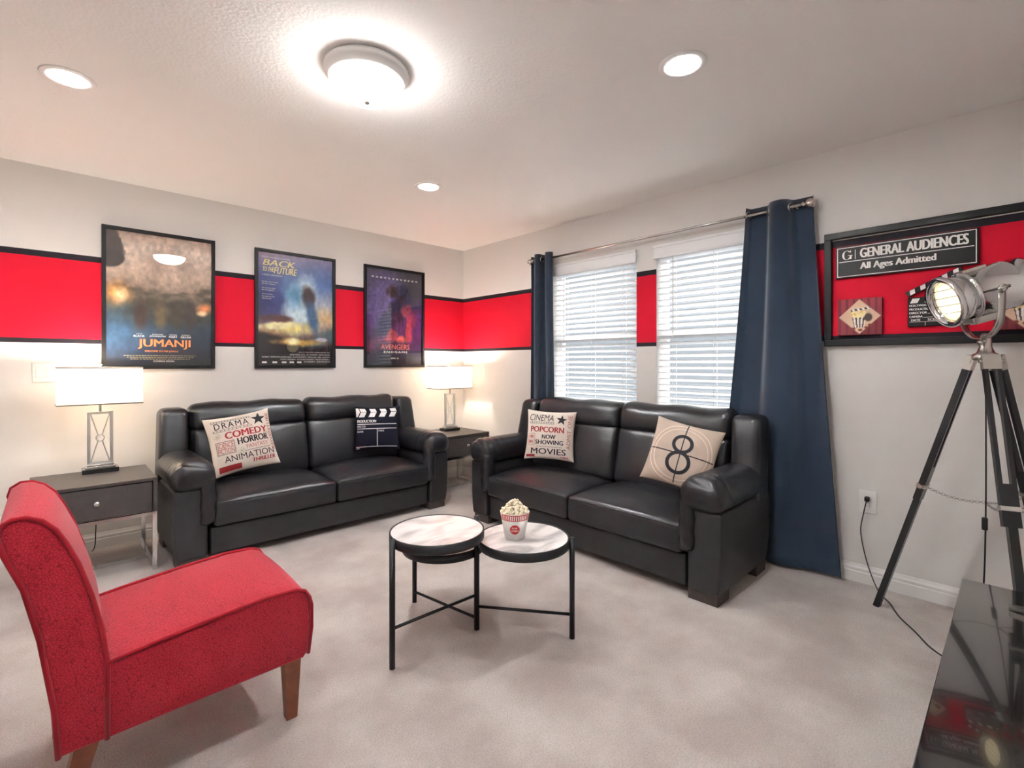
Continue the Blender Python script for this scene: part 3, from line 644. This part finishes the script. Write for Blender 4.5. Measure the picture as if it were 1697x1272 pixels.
def art_cosmic(w, h):
    a = Art(w, h, 110, 160, [(0, (14, 12, 34)), (.15, (24, 18, 50)), (.3, (60, 34, 84)), (.5, (84, 52, 120)), (.7, (70, 58, 110)), (.88, (50, 54, 80)), (1, (44, 48, 62))])
    a.blob(.35, .78, .3, .22, (112, 92, 160), .7, .7); a.blob(.8, .8, .2, .2, (40, 44, 66), .6, .8)
    for i, (x, y, rx, ry, c) in enumerate(((.45, .78, .1, .07, (70, 48, 58)), (.60, .70, .07, .05, (60, 46, 58)), (.52, .6, .14, .09, (54, 44, 76)), (.7, .58, .1, .07, (150, 70, 84)), (.5, .46, .16, .1, (70, 40, 70)), (.82, .5, .08, .1, (120, 54, 92)), (.6, .34, .2, .12, (90, 46, 96)), (.75, .36, .06, .16, (170, 60, 80)), (.42, .3, .12, .08, (150, 60, 70)), (.3, .42, .12, .14, (46, 44, 88)), (.62, .26, .1, .05, (196, 90, 80)))): a.blob(x, y, rx, ry, c, .2, .9, .2*(i % 3-1), .35, i+3)
    a.blob(.2, .22, .25, .06, (190, 80, 120), .6, .5, .3); a.blob(.6, .2, .4, .05, (40, 26, 70), .5, .8); a.grain(28, .35, 9); return a
def let_cosmic(d):
    for i in range(12): d.dashes(.09+i*.071, .905, .04, .016, WHITEI, 2, i)
    d.text('AVENGERS', .24, .165, .52, .055, PINKI, bold=.03, shear=.1); d.text('ENDGAME', .30, .128, .42, .02, WHITEI, spacing=1.3); d.text('APRIL 26', .42, .065, .14, .014, WHITEI)
poster(-2.69, 'framed jungle adventure poster in brown tones, nearest the light switch', art_jungle, let_jungle)
poster(-1.763, 'framed film poster with blue and orange stormy sky, middle of the three', art_storm, let_storm)
poster(-.837, 'framed purple film poster nearest the room corner', art_cosmic, let_cosmic)

# ================================================================ curtains and rod
rod = thing('curtain_rod', 'brushed nickel curtain rod with ball ends above the windows', 'curtain rod', (-.08, -2.225, 2.142))
mk('rod', tube([(0, -1.10, 0), (0, 1.10, 0)], .0095, 14), NICKEL, rod, True)
for s in (-1, 1):
    mk('finial', lathe([(.010, 0), (.016, .003), (.016, .010), (.009, .014), (.012, .02), (.024, .028), (.029, .042), (.024, .057), (.012, .067), (0, .07)], 20, aim((0, s*1.085, 0), (0, s, 0))), NICKEL, rod, True)
    mk('bracket', join(tube([(.078, s*1.06, -.012), (.0, s*1.06, -.012)], .006, 8), box(.074, .08, s*1.06-.014, s*1.06+.014, -.045, .02, .002)), NICKEL, rod, True)
def curtain(label, ytop, ybot, waves, amp, z0, z1, g):
    t = thing('curtain', label, 'curtain', (-.08, (ytop[0]+ytop[1])/2, z0), 0, 'navy grommet curtains'); yc = (ytop[0]+ytop[1])/2
    nu, nv = 72, 30; V, F = [], []
    for side in (0, 1):
        for j in range(nv+1):
            q = j/nv; z = z0+(z1-z0)*(1-q)
            e = q**1.15
            for i in range(nu+1):
                u = i/nu; ya, yb = [ytop[k]+(ybot[k]-ytop[k])*e for k in (0, 1)]
                ph = u*waves*2*math.pi+g; a = amp*(1-.25*q)
                x = a*math.sin(ph)+.012*q*math.sin(ph*.5+1.3)+.004*math.sin(ph*2.3+6*q); y = ya+(yb-ya)*u+.012*math.sin(2*ph)*(1-q*.5)
                x = min(x, .028)
                V.append((x-.0035*side, y-yc, z-z0))
    n = (nu+1)*(nv+1)
    for side in (0, 1):
        for j in range(nv):
            for i in range(nu):
                a = side*n+j*(nu+1)+i; q = (a, a+1, a+nu+2, a+nu+1); F.append(q if side else q[::-1])
    for j in range(nv):
        for i in (0, nu): a = j*(nu+1)+i; F.append((a, a+nu+1, n+a+nu+1, n+a))
    for i in range(nu):
        for j in (0, nv): a = j*(nu+1)+i; F.append((a, a+1, n+a+1, n+a))
    mk('cloth', (V, F), NAVY, t, True)
    for k in range(int(2*waves+.01)):
        u = (k*math.pi-g)/(waves*2*math.pi) if g <= 0 else ((k+1)*math.pi-g)/(waves*2*math.pi)
        if 0.02 < u < .98:
            ph = u*waves*2*math.pi+g; y = ytop[0]+(ytop[1]-ytop[0])*u
            dx, dy = amp*math.cos(ph)*waves*2*math.pi, (ytop[1]-ytop[0])+.024*math.cos(2*ph)*waves*2*math.pi
            mk('grommet', torus((0, y-yc, 2.142-z0), .021, .0048, Vector((dx, dy, 0)).orthogonal().cross(Vector((dx, dy, 0))) if False else Vector((-dy, dx, 0)), 20, 8), NICKEL, t, True)
curtain('narrow navy curtain on the corner side of the windows', (-1.11, -1.375), (-1.09, -1.385), 2.0, .042, .03, 2.188, 0)
curtain('wide navy curtain beside the black wall frame', (-2.995, -3.355), (-2.80, -3.50), 1.5, .042, .02, 2.188, -.4)

# ================================================================ wall frame and things in it
wf = thing('wall_frame', 'large empty black frame hung around the movie signs', 'frame', (0, -3.965, 1.635))
a, b, t_ = .555, .322, .036
for nm, q in (('frame_bar', (-a, a, b-t_, b)), ('frame_bar', (-a, a, -b, -b+t_)), ('frame_bar', (-a, -a+t_, -b+t_, b-t_)), ('frame_bar', (a-t_, a, -b+t_, b-t_))):
    mk(nm, box(-.03, 0, q[0], q[1], q[2], q[3], .003), BLACK, wf)
def Bmap(yc, zc, x=-.0215): return lambda u, v: Vector((x, -u, v))
sg = thing('rating_sign', 'black wall sign reading general audiences all ages admitted', 'sign', (0, -3.76, 1.784))
mk('board', box(-.02, 0, -.295, .295, -.089, .089, .003), BLACK, sg)
d = Decal(); d.frame(-.287, -.082, .287, .082, .004, WHITEI); d.rect(-.278, .000, .278, .004, WHITEI); d.rect(-.203, .012, -.2, .064, WHITEI)
d.text('GENERAL AUDIENCES', -.178, .015, .435, .052, WHITEI, bold=.025); d.text('All Ages Admitted', -.178, -.058, .315, .046, WHITEI, bold=.022)
v = []; n = 26                                              # serif G drawn as a thick-and-thin stroke
for i in range(n+1):
    q = R_(42+283*i/n); w = .0035+.0065*abs(math.cos(q))**1.3; v += [(-.241+.022*math.cos(q), .038+.026*math.sin(q)), (-.241+(.022-w)*math.cos(q), .038+(.026-w*.6)*math.sin(q))]
d.add(v, [(2*i, 2*i+2, 2*i+3, 2*i+1) for i in range(n)], WHITEI); d.rect(-.2275, .016, -.2185, .036, WHITEI); d.rect(-.236, .034, -.2135, .037, WHITEI); d.rect(-.2245, .051, -.2215, .064, WHITEI)
d.build('printed_lettering', sg, Bmap(0, 0))
def art_popcorn(film):
    def f():
        a = Art(.2, .2, 64, 64, [(0, (120, 36, 48)), (1, (150, 52, 64))])
        st = (np.sin(a.X*2*math.pi*6) > .55); a.mask(st*.6, (84, 22, 34))
        D = np.abs(a.X-.5)+np.abs(a.Y-.5); a.mask((D < .49)*1., (120, 84, 66)); a.mask((D < .475)*1., (226, 196, 170)); a.mask(((D < .475)*.4)*vnoise(a.X, a.Y, 8, 3), (190, 140, 110))
        box_ = (np.abs(a.X-.49) < .11+.05*(a.Y-.2)/.3) & (a.Y > .2) & (a.Y < .5); a.mask(box_*1., (240, 232, 224)); a.mask((box_ & (np.sin((a.X-.49)/(0.11+.05*(a.Y-.2)/.3)*11) > .1))*1., (70, 44, 48))
        for i in range(34): a.blob(.48+rnd.uniform(-.17, .17), .53+rnd.uniform(-.04, .10), .035, .035, (246, 228, 176) if i % 3 else (222, 190, 120), .2)
        if film:
            a.blob(.5, .74, .2, .2, (36, 30, 32), .05); 
            for i in range(5): a.blob(.5+.11*math.cos(i*1.257), .74+.11*math.sin(i*1.257), .045, .045, (200, 170, 150), .05)
        else:
            s_ = (np.abs(a.Y-.70-.12*(a.X-.5)) < .03) & (np.abs(a.X-.52) < .22); a.mask(s_*1., (44, 36, 38)); a.mask((s_ & (np.sin(a.X*52+a.Y*30) > 0))*1., (240, 232, 224)); a.blob(.70, .47, .09, .11, (74, 56, 52), .1)
        for x, y in ((.36, .17), (.52, .13), (.66, .19), (.74, .26)): a.blob(x, y, .05, .035, (120, 60, 48), .2)
        return a
    return f
def canvas(y, z, label, film):
    t = thing('popcorn_plaque', label, 'picture', (0, y, z), 0, 'square popcorn plaques')
    def jag(p, u): p[1] += .002*math.sin(p[2]*260+1); p[2] += .002*math.sin(p[1]*230); return p
    mk('board', rbox(-.012, 0, 0, .022, .202, .202, .003, 20, 1, jag), mat('plaque_edge', (96, 34, 42), .7), t)
    art_popcorn(film)().build('print', PRINT2, t, lambda u, v: (-.0245, -u, v))
canvas(-3.578, 1.474, 'square red plaque with a popcorn box, below the rating sign', False)
canvas(-4.205, 1.474, 'square red plaque with a film reel, behind the spotlight', True)
cb = thing('clapperboard_sign', 'black wooden clapperboard with raised striped arm, behind the spotlight', 'sign', (0, -3.90, 1.475))
mk('slate', box(-.018, 0, -.115, .115, -.07, .082, .004), BLACK, cb)
am = mk('clap_arm', xf(box(-.018, 0, -.24, 0, 0, .028, .002), Matrix.Translation((0, .113, .086)) @ Matrix.Rotation(-R_(27), 4, 'X')), BLACK, cb)
d = Decal()
for i in range(4): x = -.105+i*.058; d.poly([(x, .052), (x+.03, .052), (x+.04, .076), (x+.01, .076)], WHITEI)
for i, s in enumerate(('HOLLYWOOD', 'PRODUCTION', 'DIRECTOR', 'CAMERA')): w = .0087*len(s); d.text(s, -.107, .034-i*.019, w, .0105, WHITEI, bold=.02); d.rect(-.104+w, .033-i*.019, .1, .0345-i*.019, WHITEI)
d.text('DATE', -.1, -.041, .036, .0105, WHITEI, bold=.02); d.text('SCENE', -.034, -.041, .05, .0105, WHITEI, bold=.02); d.text('TAKE', .05, -.041, .04, .0105, WHITEI, bold=.02); d.rect(-.107, -.046, .1, -.0445, WHITEI)
for x in (-.045, .032): d.rect(x, -.066, x+.0015, -.046, WHITEI)
d.build('printed_lettering', cb, Bmap(0, 0, -.0188))
d = Decal()
for i in range(5): x = .012+i*.047; d.poly([(x, .003), (x+.022, .003), (x+.03, .025), (x+.008, .025)], WHITEI)
ca, sa_ = math.cos(R_(27)), math.sin(R_(27))
d.build('stripes', am, lambda u, v: Vector((-.0188, .113-(u*ca-v*sa_), .086+u*sa_+v*ca)))

# ================================================================ switch, outlets
sw = thing('light_switch', 'white double rocker light switch beside the jungle poster', 'light switch', (-3.283, 0, 1.158))
mk('plate', box(-.058, .058, -.006, 0, -.06, .06, .003), PLASTIC, sw, True)
for x in (-.024, .024): mk('rocker', rbox(x, -.008, 0, .033, .008, .066, .002, 2, 2, lambda p, u: [p[0], p[1]-.002*u[2], p[2]]), WHITE, sw)
def outlet(y, z, label):
    t = thing('wall_outlet', label, 'outlet', (0, y, z), 0, 'white wall outlets')
    mk('plate', box(-.006, 0, -.04, .04, -.062, .062, .003), PLASTIC, t, True)
    for dz in (-.02, .02):
        s = mk('socket', lathe([(.017, 0), (.017, .003), (0, .0032)], 20, aim((-.006, 0, dz), (-1, 0, 0))), WHITE, t)
        mk('slots', join(box(-.0096, -.009, -.008, -.006, dz-.004, dz+.006), box(-.0096, -.009, .006, .008, dz-.004, dz+.006)), BLACK, s)
outlet(-3.612, .452, 'white wall outlet with a black plug, right of the wide curtain')
outlet(-.62, .447, 'white wall outlet beside the corner end table')

# ================================================================ tripod spotlight
Fv, Rv = Vector((.6905, .7234, 0)), Vector((.7234, -.6905, 0))
hub = Vector((-.33, -4.088, 0))
sp = thing('tripod_spotlight', 'chrome studio spotlight on a black wooden tripod', 'floor lamp', tuple(hub))
ax = Vector((-.534, .788, -.30)).normalized(); ctr = Vector((0, 0, 1.525))+Rv*(-.02)
M = aim(ctr, ax) @ Matrix.Scale(1.14, 4)
drum = mk('drum', lathe([(0, -.15), (.075, -.148), (.088, -.135), (.09, -.12), (.09, -.085), (.092, -.083), (.092, -.077), (.09, -.075), (.09, .05), (.093, .052), (.093, .058), (.09, .06), (.086, .065), (.086, .12), (.0875, .12), (.0875, .06), (.082, .06)], 48, M), CHROME, sp, True)
mk('front_rim', lathe([(.084, .112), (.097, .112), (.100, .118), (.100, .128), (.096, .132), (.080, .126), (.078, .118)], 48, M, False), CHROME, sp, True)
mk('lens', lathe([(0, .112), (.03, .1115), (.06, .1095), (.079, .105)], 36, M), LENS, sp, True)
for k in range(4): w = (.075**2-(-.045+.03*k)**2)**.5; mk('lens_wire', xf(tube([(-w, -.045+.03*k, .116), (w, -.045+.03*k, .116)], .0016, 5), M), CHROME, sp)
mk('top_vent', join(xf(box(-.03, .03, -.105, -.085, -.02, .075, .003), M), xf(box(-.02, .02, -.112, -.10, -.005, .06, .002), M)), NICKEL, sp)
mk('lower_plate', xf(box(-.025, .025, .085, .097, -.03, .05, .002), M), NICKEL, sp)
Ld = Vector((ax.y, -ax.x, 0)).normalized()
if Ld.dot(Fv) > 0: Ld = -Ld
yr = .118; hoop = [ctr+Ld*yr*math.cos(q)+Vector((0, 0, -.085*(1 if math.sin(q) > 0 else 0)))*min(1, 3*math.sin(q))+Vector((0, 0, -yr*math.sin(q))) for q in np.linspace(0, math.pi, 25)]
hv, hf = [], []
for i, p in enumerate(hoop):
    tn = (hoop[min(i+1, 24)]-hoop[max(i-1, 0)]).normalized(); wd = Ld.cross(Vector((0, 0, 1))).normalized(); nn = tn.cross(wd)
    for s1, s2 in ((-1, -1), (1, -1), (1, 1), (-1, 1)): hv.append(tuple(p+wd*.013*s1+nn*.002*s2))
for i in range(24):
    for j in range(4): hf.append((i*4+j, i*4+(j+1) % 4, i*4+4+(j+1) % 4, i*4+4+j))
hf += [(3, 2, 1, 0), (96, 97, 98, 99)]
mk('yoke', (hv, hf), NICKEL, sp, True)
for s in (-1, 1): mk('wing_knob', join(lathe([(.006, 0), (.006, .018), (.015, .019), (.015, .028), (0, .029)], 14, aim(ctr+Ld*s*.10, Ld*s)), bar(ctr+Ld*s*.128-ax*.022, ctr+Ld*s*.128+ax*.022, .006, .01)), NICKEL, sp, True)
mk('post', lathe([(.045, 1.228), (.05, 1.235), (.05, 1.25), (.03, 1.262), (.021, 1.285), (.019, 1.335), (.012, 1.345), (0, 1.345)], 24), NICKEL, sp, True)
mk('clamp_knob', lathe([(.004, 0), (.004, .02), (.011, .022), (.011, .032), (0, .033)], 12, aim((-.019, 0, 1.305), (-.8, .6, 0))), NICKEL, sp, True)
tops = []
for ang in (80, 200, 320):
    dr = Vector((math.cos(R_(ang)), math.sin(R_(ang)), 0)); sd = Vector((-dr.y, dr.x, 0)); top = dr*.048+Vector((0, 0, 1.225)); foot = dr*.40
    if ang == 320: foot = dr*.385
    P = lambda q: top+(foot-top)*q
    for s in (-1, 1): mk('upper_leg_bar', bar(P(.02)+sd*s*.021, P(.53)+sd*s*.021, .014, .026, sd), BLKWOOD, sp)
    mk('lower_leg', bar(P(.40), P(1), .028, .026, sd), BLKWOOD, sp)
    mk('hinge', join(bar(P(-.02), P(.03), .06, .03, sd), tube([P(0)-sd*.038, P(0)+sd*.038], .008, 8)), NICKEL, sp)
    mk('leg_band', bar(P(.468), P(.482), .062, .034, sd), NICKEL, sp); tops.append(P(.475))
    mk('band_screw', tube([P(.475)+sd*.03, P(.475)+sd*.045], .01, 10), NICKEL, sp)
mid = sum(tops, Vector())/3-Vector((0, 0, .03))
for p in tops:
    lk = []; n = 22
    for i in range(n):
        q = (i+.5)/n; c = p.lerp(mid, q)-Vector((0, 0, .018*math.sin(q*math.pi))); dd = (mid-p).normalized(); a2 = dd.cross(Vector((0, 0, 1))) if i % 2 else Vector((0, 0, 1))
        lk.append(xf(torus((0, 0, 0), .0058, .0012, a2, 8, 4), Matrix.Translation(c)))
    mk('chain', join(*lk), NICKEL, sp)
# its cord with inline switch, across the carpet to the wall plug
cd = thing('power_cord', 'black cord from the wall plug across the carpet', 'cord', (0, -3.612, .472))
def spline(P, n=8):
    P = [Vector(p) for p in P]; out = []
    for i in range(len(P)-1):
        a, b, c, e = P[max(i-1, 0)], P[i], P[i+1], P[min(i+2, len(P)-1)]
        for j in range(n): q = j/n; out.append(.5*((2*b)+(c-a)*q+(2*a-5*b+4*c-e)*q*q+(3*b-a-3*c+e)*q**3))
    return out+[P[-1]]
off = Vector((0, -3.612, .472))
path = [Vector(p)-off for p in ((-.03, -3.612, .47), (-.036, -3.60, .40), (-.03, -3.585, .30), (-.04, -3.60, .20), (-.06, -3.63, .10), (-.12, -3.68, .02), (-.20, -3.74, .006), (-.32, -3.79, .005), (-.43, -3.86, .005), (-.55, -3.93, .005), (-.60, -4.0, .005), (-.52, -4.06, .005), (-.43, -4.07, .02), (-.385, -4.085, .30), (-.375, -4.09, .60), (-.36, -4.09, .9), (-.345, -4.088, 1.2))]
mk('cable', tube(spline(path), .003, 6), CORD, cd, True)
mk('plug', rbox(-.02, 0, 0, .03, .022, .026, .005, 2, 2), CORD, cd, True)
mk('inline_switch', rbox(-.379, -.475, .06, .018, .02, .055, .006, 2, 2), CORD, cd, True)

# ================================================================ television console
tv = thing('tv_console', 'glossy black television console at the right edge', 'console', (-1.56, -4.245, 0))
L2, D2 = .745, .202
mk('console_top', box(-L2, L2, -D2, D2, .392, .42, .003), BLKGLOSS, tv, True)
mk('carcass', join(box(-L2+.01, L2-.01, -D2, D2-.03, .05, .075), box(-L2+.01, -L2+.03, -D2, D2-.03, .075, .392), box(L2-.03, L2-.01, -D2, D2-.03, .075, .392), box(-L2+.03, L2-.03, -D2, -D2+.012, .075, .392)), BLKWOOD, tv)
for x in (-.5, 0, .5):
    dd = mk('door', box(x-.236, x+.236, D2-.03, D2-.012, .08, .388, .002), BLKGLOSS, tv); mk('handle', box(x-.05, x+.05, D2-.012, D2-.004, .36, .37, .002), NICKEL, dd)
for x in (-.7, .7):
    for y in (-.16, .14): mk('foot', box(x-.025, x+.025, y-.025, y+.025, 0, .05), BLKWOOD, tv)
tvf = thing('television_stand_foot', 'silver television foot on the glossy black console', 'television', (-1.0, -4.2, .42))
mk('foot_blade', join(bar((-.01, .035, .005), (.0, -.12, .016), .03, .009, (1, 0, 0)), bar((0, -.06, .016), (0, -.075, .075), .03, .012, (1, 0, 0))), NICKEL, tvf)

lc = thing('lamp_cord', 'thin dark lamp cord hanging behind the end table under the jungle poster', 'cord', (-3.06, -.035, 0))
mk('cable', tube(spline([(-.02, 0, .40), (-.01, .004, .30), (.012, .0, .22), (.014, -.004, .12), (.0, -.01, .004), (-.08, -.02, .004)]), .003, 6), CORD, lc, True)
